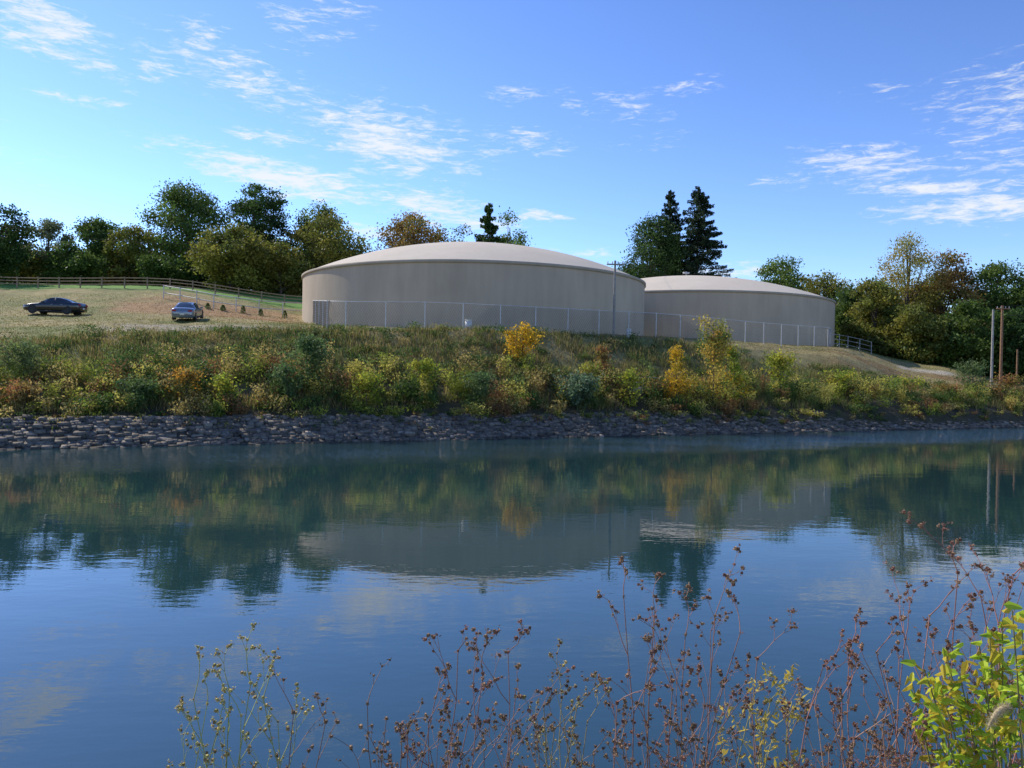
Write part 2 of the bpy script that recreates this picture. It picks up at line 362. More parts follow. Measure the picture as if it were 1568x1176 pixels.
# ---------------------------------------------------------------- grass and weeds on far bank
rng=np.random.default_rng(21)
def px_of(a): return a*F+784
def scatter(n,amin,amax,d0,d1,pw=1.0):
    a=rng.uniform(amin,amax,n);d=d0+(d1-d0)*rng.random(n)**pw;Y=Ys_a(a)+d;return a*Y,Y,d,a
def blades(X,Y,h,w,C):
    n=len(X);z=ground(X,Y);an=rng.random(n)*6.283;dx=np.cos(an)*w;dy=np.sin(an)*w;lx=rng.normal(size=n)*h*.3;ly=rng.normal(size=n)*h*.3
    V=np.stack([np.stack([X-dx,Y-dy,z-.03],1),np.stack([X+dx,Y+dy,z-.03],1),np.stack([X+lx+dx*.3,Y+ly+dy*.3,z+h],1),np.stack([X+lx-dx*.3,Y+ly-dy*.3,z+h],1)],1).reshape(-1,3)
    return V,np.arange(4*n).reshape(n,4),1,np.repeat(C,4,0)
def intank(X,Y):
    return (np.hypot(X-P(728,450,84)[0],Y-84)<18.6)|(np.hypot(X-P(1050,450,112)[0],Y-112)<20.6)
ch=[]
X,Y,d,a=scatter(120000,-.78,.8,6,48,1.5);k=~intank(X,Y);X,Y,d=X[k],Y[k],d[k]
C=gcol(X,Y)*rng.uniform(.65,1.35,(len(X),1));h=rng.uniform(.03,.10,len(X))*np.where(d<14,3.5,1)
ch.append(blades(X,Y,h,.03,C))
X,Y,d,a=scatter(70000,-.78,.8,3,13.5);cl=fbm(X*.5,Y*.5);k=cl>.42;X,Y,cl=X[k],Y[k],cl[k]
C=np.array([.38,.29,.12])*rng.uniform(.5,1.3,(len(X),1));C[::2]*=np.array([.45,.72,.4]);ch.append(blades(X,Y,rng.uniform(.2,.6,len(X)),.022,C))
build("meadow_grass",ch,[M_bark,M_leafb])
BP=np.array([(.11,.18,.03),(.22,.27,.04),(.36,.37,.06),(.42,.33,.11),(.28,.15,.06),(.07,.13,.03),(.50,.44,.10),(.17,.23,.06),(.36,.25,.08)])
def shrub(X,Y,H,R,c,n,ls=.085,up=.6):
    zg=G(X,Y);u=rng.normal(size=(n,3))*.48;u[:,2]=rng.random(n)**.75
    tw=rng.integers(0,7,n);ta=tw*.9+X
    sp=R*.55*u[:,2:3]
    q=np.stack([X+u[:,0]*R*.55+np.cos(ta)*sp[:,0],Y+u[:,1]*R*.55+np.sin(ta)*sp[:,0],zg+u[:,2]*H*(1-.25*(tw%3)/2)],1)
    V,Q=leaves(rng,q,ls*rng.uniform(.6,1.4,n),.4,up)
    Cc=np.array(c)*rng.uniform(.6,1.4,(n,1))
    return V,Q,1,np.repeat(Cc,4,0)
ch=[]
X,Y,d,a=scatter(620,-.8,.86,1.9,7.5,.8)
for x,y,dd_ in zip(X,Y,d):
    t=vn(x*.33,y*.33+5);i=int((t*1.4+rng.random()*.6)/2.0*len(BP))%len(BP)
    if i==4 and rng.random()<.5:i=1
    H=rng.uniform(.5,1.6)*(1.2 if dd_>3.5 else .75)
    ch.append(shrub(x,y,H,rng.uniform(.5,1.0),BP[i]*rng.uniform(.8,1.2),int(140+85*H),.08))
X,Y,d,a=scatter(460,-.8,.86,7.5,14,1)
for x,y,dd_ in zip(X,Y,d):
    px=px_of(x/y)
    if 840<px<1250 and rng.random()<.55: continue
    i=rng.choice([0,5,0,5,5,7,3,5]);H=rng.uniform(.3,.75)
    ch.append(shrub(x,y,H,rng.uniform(.5,1.1),BP[i]*.85,110,.075))
X,Y,d,a=scatter(300,-.8,.86,1.0,2.4,.5)
for x,y in zip(X,Y): ch.append(shrub(x,y,rng.uniform(.25,.5),.35,BP[rng.integers(8)]*.8,45,.07,0))
build("bank_shrubs",ch,[M_bark,M_leafb])

def sapling(name,px,ytop,ybot,wpx,Y,cols,n,seed,ls=.1,shape='cone'):
    r=np.random.default_rng(seed);tp=P(px,ytop,Y);x0=tp[0];zg=G(x0,Y)-.1;H=max(tp[2]-zg,.8);R=wpx/F*Y/2;ch=[]
    t=np.linspace(0,1,6);V,Q=tube(np.stack([x0+.05*np.sin(t*5),Y+0*t,zg+t*H*.95],1),.05*(1-t)+.01,5);ch.append((V,Q,0,np.array([.10,.08,.06])))
    C=[];Co=[];nb=26
    for b_ in range(nb):
        h0=r.uniform(.05,.9);an=r.random()*6.283;f=(1-h0*.75) if shape=='cone' else math.sin(math.pi*min(1,h0*.9+.12))
        Lb=R*f*r.uniform(.6,1.15);e=np.array([x0+math.cos(an)*Lb,Y+math.sin(an)*Lb,zg+h0*H+Lb*.75]);e[2]=min(e[2],zg+H);s=np.array([x0,Y,zg+h0*H])
        V,Q=tube([s,(s+e)/2+[0,0,-.05],e],[.02,.014,.006],4);ch.append((V,Q,0,np.array([.10,.08,.06])))
        m_=n//nb;u=r.random((m_,1))**.6;q=s+(e-s)*u+r.normal(size=(m_,3))*(.09*R+.08);C.append(q)
        Co.append(np.array(cols[r.integers(len(cols))])*r.uniform(.6,1.4,(m_,1)))
    C=np.concatenate(C);Co=np.concatenate(Co);V,Q=leaves(r,C,ls*r.uniform(.6,1.4,len(C)),.5);ch.append((V,Q,1,np.repeat(Co,4,0)))
    return build(name,ch,[M_bark,M_leafb])
YL=[(.72,.42,.03),(.62,.40,.03),(.48,.36,.04)];YG=[(.34,.38,.045),(.48,.44,.055),(.22,.29,.04)];GR=[(.09,.16,.05),(.12,.19,.06),(.15,.21,.07)];RD=[(.40,.18,.07),(.38,.24,.07),(.24,.2,.05)]
sapling("yellow_sapling",800,500,580,56,56,YL,1900,1,.095,'round')
sapling("sumac_shrub",922,530,592,30,57,RD,700,2)
sapling("yellow_sapling",1036,526,600,52,56,YL,1700,3,.095)
sapling("birch_sapling",1094,484,625,92,57,[(.52,.40,.07),(.36,.35,.06),(.2,.25,.06),(.55,.36,.06)],4400,4,.095)
sapling("yellow_sapling",1125,525,610,46,58,YL+YG,1600,5)
sapling("green_shrub",1195,542,618,58,62,YG,2000,6,.1,'round')
sapling("willow_shrub",470,517,628,80,46.5,GR,3400,7,.085,'round')
sapling("willow_shrub",440,560,630,60,45,GR,1700,8,.085,'round')
sapling("green_shrub",650,553,620,54,49,YG,1800,9,.085,'round')
sapling("green_shrub",735,575,630,60,49.5,GR,1700,10,.085,'round')
sapling("reed_clump",885,578,640,74,52,[(.13,.20,.11),(.16,.23,.12)],2600,11,.11,'round')
sapling("green_shrub",965,568,622,50,54,YG,1300,12,.09,'round')
sapling("green_shrub",35,530,610,90,43,[(.15,.2,.07),(.19,.24,.07)],2600,13,.08,'round')
sapling("sumac_shrub",25,590,640,70,40,RD,1200,14,.08,'round')
sapling("sumac_shrub",285,566,625,50,43,[(.65,.34,.05),(.4,.27,.06),(.22,.24,.06)],1300,15,.08,'round')
sapling("green_shrub",1380,583,625,64,69,YG,1500,16,.1,'round')
sapling("green_shrub",1490,548,610,54,74,GR,1700,17,.1,'round')
sapling("green_shrub",1290,572,622,64,65,YG,1500,18,.1,'round')
sapling("green_shrub",215,585,640,60,42,GR,1500,19,.08,'round')
sapling("sumac_shrub",1545,580,620,64,74,RD,1400,20,.1,'round')
sapling("sumac_shrub",1450,592,630,50,70,RD,1100,21,.1,'round')
sapling("green_shrub",345,580,630,50,43.5,YG,1400,22,.08,'round')
sapling("green_shrub",560,575,630,60,46.5,YG,1500,23,.08,'round')

# ---------------------------------------------------------------- fences
def linefence(name,pts,h,sp,post_r,rails,colr,mat,mesh=False,rail_r=.03,square=False):
    ch=[];pts=np.array(pts,float);seg=np.linalg.norm(np.diff(pts,axis=0),axis=1);S=np.concatenate([[0],np.cumsum(seg)]);n=int(S[-1]/sp)
    s=np.linspace(0,S[-1],n+1);x=np.interp(s,S,pts[:,0]);y=np.interp(s,S,pts[:,1]);z=ground(x,y,False)
    for i in range(n+1):
        V,Q=tube([[x[i],y[i],z[i]-.3],[x[i],y[i],z[i]+h+.06]],post_r,6);ch.append((V,Q,0,colr))
    for f in rails:
        V,Q=tube(np.stack([x,y,z+h*f],1),rail_r,5);ch.append((V,Q,0,colr))
    if mesh:
        Lt=S[-1];m_=int(Lt/.2)
        for k in range(m_):
            for sg in(-1,1):
                s0=k*.2;s1=s0+sg*h*.6
                if not(0<=s1<=Lt):continue
                pa=np.array([np.interp(s0,S,pts[:,0]),np.interp(s0,S,pts[:,1]),0]);pb=np.array([np.interp(s1,S,pts[:,0]),np.interp(s1,S,pts[:,1]),0])
                pa[2]=np.interp(s0,s,z)+.05;pb[2]=np.interp(s1,s,z)+h
                V,Q=tube([pa,pb],.007,3);ch.append((V,Q,0,np.array([.12,.12,.118])))
    return build(name,ch,[mat])
gal=np.array([.52,.52,.51])
p=lambda px,Y:(P(px,500,Y)[0],Y)
linefence("chain_link_fence",[p(478,74),p(505,60.5),p(620,61),p(800,63.5),p(990,69),p(1130,76),p(1268,86),p(1272,92)],2.2,3.05,.045,[1.0],gal,M_metal,True,.03)
linefence("split_rail_fence",[p(-400,94),p(-60,91),p(150,89.5),p(330,90),p(470,92)],1.25,2.6,.08,[.35,.65,.93],np.array([.27,.20,.13]),M_wood,False,.055)
linefence("guard_rail_fence",[p(250,82),p(330,79),p(400,79),p(468,81)],1.45,2.2,.055,[.45,.97],np.array([.5,.48,.44]),M_metal,False,.05)
linefence("metal_gate_fence",[p(1272,88),p(1300,92),p(1335,95)],1.5,2.4,.045,[.3,.65,1.],gal*.6,M_metal,False,.03)
for k,px in enumerate([318,341,372,399,436]):
    Y=78.2;x,y=p(px,Y);r=np.random.default_rng(k);zg=G(x,y);n=260;u=r.random(n)**.8;an=r.random(n)*6.28;R=.28*(1-u)**.6*r.random(n)**.3+.05
    hh_=r.uniform(.45,.85)
    q=np.stack([x+np.cos(an)*R,y+np.sin(an)*R,zg+u*hh_],1);V,Q=leaves(r,q,.07,.5,.8)
    ch=[(V,Q,1,np.repeat(np.array([.12,.17,.05])*r.uniform(.6,1.4,(n,1)),4,0))];V,Q=tube([[x,y,zg-.1],[x,y,zg+hh_*.7]],.03);ch.append((V,Q,0,np.array([.08,.06,.05])))
    build("young_evergreen_shrub",ch,[M_bark,M_leafb])
# ---------------------------------------------------------------- poles
def pole(name,px,ytop,Y,colr,r,arm=True):
    tp=P(px,ytop,Y);x=tp[0];zg=G(x,Y)-.5;ch=[]
    V,Q=tube([[x,Y,zg],[x,Y,(zg+tp[2])/2],[x,Y,tp[2]]],[r,r*.9,r*.75],10);ch.append((V,Q,0,colr))
    if arm:
        V,Q=box((x,Y-r,tp[2]-.35),(1.5,.1,.12));ch.append((V,Q,0,colr))
        for dx in(-.65,-.25,.25,.65):
            V,Q=tube([[x+dx,Y-r,tp[2]-.29],[x+dx,Y-r,tp[2]-.1]],.04,6);ch.append((V,Q,0,np.array([.4,.4,.4])))
    build(name,ch,[M_wood]);return tp
grayp=np.array([.27,.255,.23]);brn=np.array([.27,.15,.08])
t1=pole("utility_pole",942,399,67,grayp,.12)
t2=pole("utility_pole",1521,474,86,grayp*1.3,.14,False)
t3=pole("utility_pole",1535,468,84,brn,.16)
t4=P(1900,420,78)
pole("utility_pole",1558,535,82,brn,.1,False)
def wire(a,b,sag,ch):
    t=np.linspace(0,1,20);q=np.array(a)[None]*(1-t[:,None])+np.array(b)[None]*t[:,None];q[:,2]-=sag*4*t*(1-t);V,Q=tube(q,.014,4);ch.append((V,Q,0,np.array([.04,.04,.04])))
ch=[]
o=np.array([0,0,-.1])
wire(t3+o,t4,.6,ch);wire(t3+o-[0,0,1],t4-[0,0,1],.7,ch);wire(t2+o,t3+o-[0,0,.3],.1,ch);wire(t1+o,P(989,380,120),.8,ch);wire(P(-100,322,84),P(330,372,100),1.2,ch)
build("overhead_wires",ch,[M_stem])
def cabinet(px,Y,w,h):
    x=P(px,500,Y)[0];zg=G(x,Y);e=empty("utility_cabinet",(x,Y,zg));c=np.array([.6,.6,.57])
    build("cabinet_body",[(*box((0,0,h/2),(w,w*.7,h)),0,c)],[M_metal],e)
    build("cabinet_lid",[(*box((0,0,h+.03),(w*1.1,w*.8,.06)),0,c*.9)],[M_metal],e)
    build("cabinet_door",[(*box((0,-w*.36,h*.5),(w*.8,.02,h*.8)),0,c*.85)],[M_metal],e)
    build("cabinet_plinth",[(*box((0,0,-.02),(w*1.3,w,.12)),0,np.array([.35,.35,.33]))],[M_stone],e)
cabinet(717,60,.5,.75);cabinet(963,66,.35,.7)
x=P(985,585,56.5)[0];zg=G(x,56.5);e=empty("culvert_headwall",(x,56.5,zg))
build("headwall",[(*box((0,0,.1),(2.6,.3,.8)),0,np.array([.3,.28,.25]))],[M_stone],e)
ch=[]
for q in(-1.2,0,1.2):ch.append((*tube([[q,0,.4],[q,0,1.2]],.03),0,gal*.8))
for q in(.8,1.18):ch.append((*tube([[-1.2,0,q],[1.2,0,q]],.025),0,gal*.8))
build("railing",ch,[M_metal],e)

# ---------------------------------------------------------------- cars
def plain(name,col,rough=.5,metal=0,spec=.5):
    m,nt,b=newmat(name);b.inputs["Base Color"].default_value=(*col,1);b.inputs["Roughness"].default_value=rough;b.inputs["Metallic"].default_value=metal;b.inputs["Specular IOR Level"].default_value=spec;return m
M_tyre=plain("tyre_rubber",(.02,.02,.02),.9);M_rimm=plain("alloy_rim",(.45,.45,.47),.35,.8);M_glass=plain("car_glass",(.015,.02,.025),.06,0,.8)
M_red=plain("tail_light",(.35,.01,.01),.2);M_head=plain("head_light",(.7,.7,.7),.1);M_black=plain("black_trim_and_well_shade",(.015,.015,.015),.6);M_plate=plain("plate",(.7,.7,.6),.5)
def car(px,py,Y,yaw,paint):
    wpos=P(px,py,Y);e=empty("parked_car",(wpos[0],Y,G(wpos[0],Y)+.0));
    st=[(-2.42,.36,.58,.62,.55,.50,0),(-2.34,.24,.64,.70,.80,.68,0),(-2.05,.20,.72,.79,.89,.76,0),(-1.55,.20,.80,.87,.915,.80,0),(-.98,.20,.86,.94,.92,.80,0),
        (-.42,.20,.90,1.30,.92,.66,1),(-.15,.20,.91,1.40,.92,.62,1),(.27,.20,.92,1.45,.92,.61,1),(.36,.20,.92,1.45,.92,.61,2),(.85,.20,.93,1.41,.92,.61,1),(1.20,.20,.945,1.31,.92,.63,1),
        (1.72,.20,.96,1.07,.915,.74,0),(2.1,.22,.96,1.05,.89,.74,0),(2.36,.28,.92,1.0,.80,.66,0),(2.42,.40,.6,.66,.66,.55,0)]
    rows=[]
    for x,zb,zl,zt,w,wt,g in st:
        half=[(w*.88,zb),(w,zb+.14),(w*1.0,zl-.12),(w*.965,zl),(wt,zt-.035),(wt*.78,zt),(0,zt+.015)]
        rows.append([(x,-a,b) for a,b in half]+[(x,a,b) for a,b in half[-2::-1]])
    nr=len(rows[0]);V=np.array(rows).reshape(-1,3);Qb=[];Qg=[]
    for i in range(len(st)-1):
        for j in range(nr-1):
            q=[i*nr+j,i*nr+j+1,(i+1)*nr+j+1,(i+1)*nr+j]
            g0,g1=st[i][6],st[i+1][6];side=j in(3,8);top=j in(4,5,6,7)
            gl=(side and g0 and g1 and not(g0==1 and g1==2)) or (side and (g0>0)!=(g1>0)) or (top and (g0>0)!=(g1>0)) or (top and i in(5,9) and j in(5,6))
            (Qg if gl else Qb).append(q)
    for i in(0,len(st)-1):
        for j in range(nr//2): Qb.append([i*nr+j,i*nr+j+1,i*nr+nr-2-j,i*nr+nr-1-j]) if j+1<nr-2-j else None
    for i in range(len(st)-1): Qb.append([i*nr,(i+1)*nr,(i+1)*nr+nr-1,i*nr+nr-1])
    build("body",[(V,Qb,0,(0,0,0)),(V,Qg,1,(0,0,0))],[paint,M_glass],e,smooth=False)
    for k,(wx,wy) in enumerate([(-1.5,-.8),(-1.5,.8),(1.42,-.8),(1.42,.8)]):
        an=np.linspace(0,6.283,25)[:-1];sg=1 if wy>0 else -1
        def ring(r,y):return np.stack([wx+r*np.cos(an),np.full(24,wy+sg*y),.33+r*np.sin(an)],1)
        prof=[(.02,-.1),(.31,-.1),(.335,-.07),(.335,.09),(.31,.125),(.22,.125),(.21,.10),(.02,.115)]
        VV=np.concatenate([ring(*q) for q in prof]);Q=[]
        for i in range(len(prof)-1):
            for j in range(24):Q.append([i*24+j,i*24+(j+1)%24,(i+1)*24+(j+1)%24,(i+1)*24+j])
        Q=np.array(Q);build("wheel_%d"%(k+1),[(VV,Q[:24*5],0,(0,0,0)),(VV,Q[24*5:],1,(0,0,0))],[M_tyre,M_rimm],e)
        VV=np.concatenate([ring(.40,.118),ring(.02,.118)]);build("wheel_well_shade_%d"%(k+1),[(VV*np.array([1,1,1]),[[j,(j+1)%24,24+(j+1)%24,24+j] for j in range(24)],0,(0,0,0))],[M_black],e)  # flat black disc, the shade of the wheel well put in as colour
    for sg in(-1,1):
        build("head_light",[(*box((-2.27,sg*.62,.62),(.2,.3,.12)),0,(0,0,0))],[M_head],e)
        build("tail_light",[(*box((2.33,sg*.62,.84),(.14,.34,.14)),0,(0,0,0))],[M_red],e)
        build("side_mirror",[(*box((-.62,sg*1.0,.98),(.12,.2,.13)),0,(0,0,0))],[paint],e)
        for hx in(.1,.98):build("door_handle",[(*box((hx,sg*.925,.80),(.16,.02,.03)),0,(0,0,0))],[M_rimm],e)
    build("number_plate",[(*box((2.43,0,.55),(.02,.35,.14)),0,(0,0,0))],[M_plate],e)
    build("grille",[(*box((-2.42,0,.48),(.04,.9,.16)),0,(0,0,0))],[M_black],e)
    build("sills",[(*box((-.04,0,.2),(2.3,1.83,.1)),0,(0,0,0))],[M_black],e)
    x,y=wpos[0],Y
    zA=G(x+math.cos(yaw)*1.45,y+math.sin(yaw)*1.45);zB=G(x-math.cos(yaw)*1.45,y-math.sin(yaw)*1.45)
    e.rotation_mode='QUATERNION';ay=-math.atan2(zA-zB,2.9)
    e.rotation_quaternion=Quaternion((0,0,1),yaw)@Quaternion((0,1,0),ay);e.location.z=(zA+zB)/2+.10
    return e
def paintm(n,c,metal=.4):
    m=plain(n,c,.25,metal,.6);m.node_tree.nodes["Principled BSDF"].inputs["Coat Weight"].default_value=.8;m.node_tree.nodes["Principled BSDF"].inputs["Coat Roughness"].default_value=.05;return m
car(85,478,68,.06,paintm("paint_black",(.010,.012,.018)))
car(288,487,66,math.radians(-78),paintm("paint_blue_grey",(.20,.24,.29)))

# ---------------------------------------------------------------- foreground plants
def weed(name,stems,seed,stemcol,budcol,Y0,budr=.007,leafc=None,lv=3,spread=.5,leafn=0):
    rg=np.random.default_rng(seed);ch=[];buds=[];lf=[]
    def grow(p,dr,Ln,r,level):
        k=8 if level==0 else 4;pts=[p];d=dr.copy()
        for i in range(k):
            d=unit(d+rg.normal(size=3)*(.06 if level==0 else .13)+np.array([0,0,.05]));pts.append(pts[-1]+d*Ln/k)
        pts=np.array(pts)
        if level==0: pts+=np.linspace(0,1,k+1)[:,None]*(p+dr*Ln-pts[-1])
        V,Q=tube(pts,np.linspace(r,r*.5,k+1),5 if level==0 else 3);ch.append((V,Q,0,np.array(stemcol)*rg.uniform(.75,1.3)))
        if leafc is not None:
            for _ in range(leafn):lf.append(pts[rg.integers(1,k+1)]+rg.normal(size=3)*.012)
        if level<lv:
            az=rg.random()*6.28
            for i in range(3 if level==0 else 2,k+1):
                if rg.random()<.12:continue
                az+=2.4+rg.normal()*.3;a_=pts[i]-pts[i-1];a_=unit(a_);s=unit(np.cross(a_,[math.cos(az),math.sin(az),.1]))
                sp=spread*rg.uniform(.9,1.7);fr=i/k
                grow(pts[i],unit(a_+s*sp),(Ln*rg.uniform(.26,.42)*(1-.72*fr)+.02) if level==0 else Ln*rg.uniform(.3,.5)*(1.1-.4*fr),r*.62,level+1)
        buds.append(pts[-1])
    for (px,py,dy) in stems:
        Y=Y0+dy;tp=P(px,py,Y);bx=tp[0]+rg.normal()*.16;by=Y-rg.uniform(-.1,.15);b0=np.array([bx,by,float(nbz(by))-.05]);v=tp-b0;grow(b0,unit(v),np.linalg.norm(v)*.99,.0034,0)
    buds=np.array(buds);n=len(buds)
    sc_=budr*rg.uniform(.5,1.3,(n,1,1));V=(buds[:,None]+QS_V[None]*sc_*rg.uniform(.75,1.25,(n,26,1))).reshape(-1,3);Q=(QS_Q[None]+26*np.arange(n)[:,None,None]).reshape(-1,4)
    bc=np.array(budcol);C=np.repeat(bc[rg.integers(len(bc),size=n)]*rg.uniform(.6,1.4,(n,1)),26,0);ch.append((V,Q,0,C))
    C=np.repeat(buds,4,0)+rg.normal(size=(4*n,3))*budr*.9;V,Q=leaves(rg,C,budr*1.1,.3);ch.append((V,Q,1,np.repeat(np.repeat(bc[rg.integers(len(bc),size=n)],4,0),4,0)))
    if lf:
        lf=np.array(lf);V,Q=leaves(rg,lf,.017*rg.uniform(.5,1.4,len(lf)),.3);lc=np.array(leafc);ch.append((V,Q,1,np.repeat(lc[rg.integers(len(lc),size=len(lf))],4,0)))
    return build(name,ch,[M_stem,M_leafb])
BR=[(.26,.17,.10),(.18,.12,.075),(.33,.21,.11)];RDB=[(.32,.15,.10),(.24,.12,.08),(.36,.22,.13)]
YB=[(.55,.45,.16),(.45,.40,.14),(.35,.25,.12)]
weed("goldenrod_weed",[(295,1065,0),(318,1072,.1),(352,1050,0),(385,1040,.1),(402,1062,-.1),(425,1100,0),(370,1090,0),(335,1110,0)],3,(.38,.40,.12),YB,3.0,.006,[(.45,.37,.09),(.35,.36,.09)],3,.4,0)
weed("dried_aster_weed",[(450,1085,0),(500,1100,.2),(562,1072,0),(592,1095,.1)],4,(.22,.14,.10),BR,3.0,.0075,None,2,.6)
weed("dried_aster_weed",[(625,1115,0),(668,1062,.1),(702,990,0),(740,1025,-.1),(778,992,.1),(655,1100,0),(790,1060,0),(720,1090,0)],5,(.28,.15,.11),BR+RDB,2.9,.0066,[(.5,.06,.09),(.3,.15,.05)],3,.5,0)
weed("goldenrod_weed",[(832,1075,0),(860,1062,.1),(885,1075,0),(850,1110,0),(900,1100,0)],6,(.34,.28,.12),YB+BR,3.0,.0058,[(.45,.33,.08)],3,.5,0)
weed("dried_aster_weed",[(955,905,0),(1003,930,.1),(1050,965,0),(1095,935,.1),(1135,962,0),(1160,1002,.2)],7,(.28,.15,.11),BR+RDB,2.8,.0063,[(.3,.14,.07),(.3,.24,.07)],3,.45,0)
weed("dried_aster_weed",[(945,1070,0),(985,1075,0),(1030,1050,0),(1080,1075,.1),(1100,1100,0)],12,(.28,.15,.11),BR+RDB,2.8,.0066,[(.34,.18,.07),(.5,.4,.08)],3,.45,0)
weed("goldenrod_weed",[(1150,1082,0),(1180,1066,.1),(1205,1085,0),(1165,1110,0),(1190,1105,0)],8,(.34,.30,.10),YB,2.9,.006,[(.65,.5,.08)],2,.5,5)
weed("dried_aster_weed",[(1262,1012,0),(1300,1010,.1),(1342,992,0),(1386,972,.1),(1425,935,-.1),(1290,1060,0)],9,(.32,.15,.11),RDB,2.7,.0062,[(.3,.11,.06)],3,.42,0)
weed("dried_aster_weed",[(1468,868,0),(1500,905,.1),(1552,872,0),(1450,985,.1),(1530,950,-.1),(1585,900,0)],10,(.34,.15,.12),RDB,2.6,.006,[(.3,.11,.06)],3,.42,0)
weed("brush_thicket",[(1250+i*17+((i*37)%17),1090+((i*53)%60)-i*1.5,((i*7)%5)*.08) for i in range(19)],13,(.38,.22,.14),RDB+BR,2.5,.0052,[(.42,.18,.09),(.48,.34,.12)],3,.55,0)
weed("brush_thicket",[(615+i*42,1125+((i*53)%35),((i*7)%5)*.08) for i in range(15)],14,(.28,.18,.11),BR,2.7,.0055,[(.36,.19,.09),(.5,.07,.09)],3,.55,0)
def leafy(name,tips,Y,seed,px0=1560):
    rg=np.random.default_rng(seed);ch=[]
    for px,py in tips:
        Yt=Y+rg.uniform(-.15,.15);tp=P(px,py,Yt);b0=np.array([P(px0,1100,Y)[0]+rg.normal()*.06,Y,float(nbz(Y))]);m_=(b0+tp)/2+np.array([.03,0,.15]);t=np.linspace(0,1,9)[:,None]
        pts=(1-t)**2*b0+2*t*(1-t)*m_+t*t*tp;V,Q=tube(pts,np.linspace(.006,.002,9),5);ch.append((V,Q,0,np.array([.22,.2,.07])))
        for i in range(32):
            u=rg.uniform(.70,1)**.8;q=((1-u)**2*b0+2*u*(1-u)*m_+u*u*tp)+rg.normal(size=3)*.018
            a_=unit(rg.normal(size=3)*np.array([1,.6,.6])+np.array([0,-.2,.2]));nrm=unit(np.cross(a_,rg.normal(size=3)+np.array([0,1.2,.5])));s=rg.uniform(.016,.032)*1.0;w=s*.42
            fold=np.cross(a_,nrm)*w*.5
            p0=q;p1=q+a_*s*.8;p2=q+a_*s*2;p2=p2-np.array([0,0,s*.4])
            c=np.array([(.50,.62,.05),(.66,.64,.06),(.36,.52,.05),(.60,.46,.05)][rg.integers(4)])*rg.uniform(.8,1.2)
            V=np.array([p0,p1,p2,p1*.5+p2*.5+nrm*w*.6+fold, p0*.5+p1*.5+nrm*w+fold, p1*.5+p2*.5-nrm*w*.6+fold, p0*.5+p1*.5-nrm*w+fold])
            ch.append((V[[0,1,3,4]],[[0,1,2,3]],1,c))
            ch.append((V[[0,6,5,1]],[[0,1,2,3]],1,c))
            ch.append((np.array([V[1],V[2],V[2]-(V[2]-V[3])*.5+nrm*w*.1,V[3]]),[[0,1,2,3]],1,c))
            ch.append((np.array([V[1],V[2],V[2]-(V[2]-V[5])*.5-nrm*w*.1,V[5]]),[[0,1,2,3]],1,c))
    return build(name,ch,[M_stem,M_leafb])
leafy("leafy_yellow_green_shrub",[(1395,1040),(1415,1025),(1450,1005),(1440,1050),(1480,1060),(1500,990),(1515,965),(1550,935),(1565,965),(1530,1000),(1470,1035),(1590,950),(1550,1030),(1510,1045),(1430,1065),(1580,1000),(1535,950)],2.42,5)
def foxtail(px,py,Y,px2,py2):
    rg=np.random.default_rng(9);a=P(px,py,Y);b=P(px2,py2,Y);b0=np.array([b[0]+.1,Y,float(nbz(Y))]);t=np.linspace(0,1,10)[:,None]
    ch=[];pts=(1-t)**2*b0+2*t*(1-t)*np.array([b[0]+.08,Y,b[2]+.06])+t*t*b;V,Q=tube(pts,.0018,5);ch.append((V,Q,0,np.array([.3,.26,.12])))
    pts=(1-t)**2*b+2*t*(1-t)*((a+b)/2+np.array([0,0,.03]))+t*t*a;V,Q=tube(pts,.006*np.sin(np.linspace(.3,3,10))+.002,8);ch.append((V,Q,0,np.array([.45,.36,.20])))
    n=700;u=rg.random(n);q=np.stack([np.interp(u,t[:,0],pts[:,i]) for i in range(3)],1);dr=unit(rg.normal(size=(n,3)));e=q+dr*.018;w=unit(np.cross(dr,rg.normal(size=(n,3))))*.0006
    V=np.stack([q-w,q+w,e+w*.3,e-w*.3],1).reshape(-1,3);ch.append((V,np.arange(4*n).reshape(n,4),1,np.array([.55,.46,.28])))
    build("foxtail_grass",ch,[M_stem,M_leafb])
foxtail(1514,1112,2.1,1545,1083)
n=30000;X=rng.uniform(-9,9,n);Y=rng.uniform(-3,6.2,n);zz=nbz(Y)+(fbm(X*.8,Y*.8)-.5)*.2;h=rng.uniform(.08,.35,n);an=rng.random(n)*6.28;w=.006
lx=rng.normal(size=n)*h*.3;ly=rng.normal(size=n)*h*.3;dx=np.cos(an)*w;dy=np.sin(an)*w
V=np.stack([np.stack([X-dx,Y-dy,zz-.02],1),np.stack([X+dx,Y+dy,zz-.02],1),np.stack([X+lx+dx*.2,Y+ly+dy*.2,zz+h],1),np.stack([X+lx-dx*.2,Y+ly-dy*.2,zz+h],1)],1).reshape(-1,3)
build("near_bank_grass",[(V,np.arange(4*n).reshape(n,4),0,np.repeat(np.array([.16,.14,.05])*rng.uniform(.5,1.4,(n,1)),4,0))],[M_leafb])

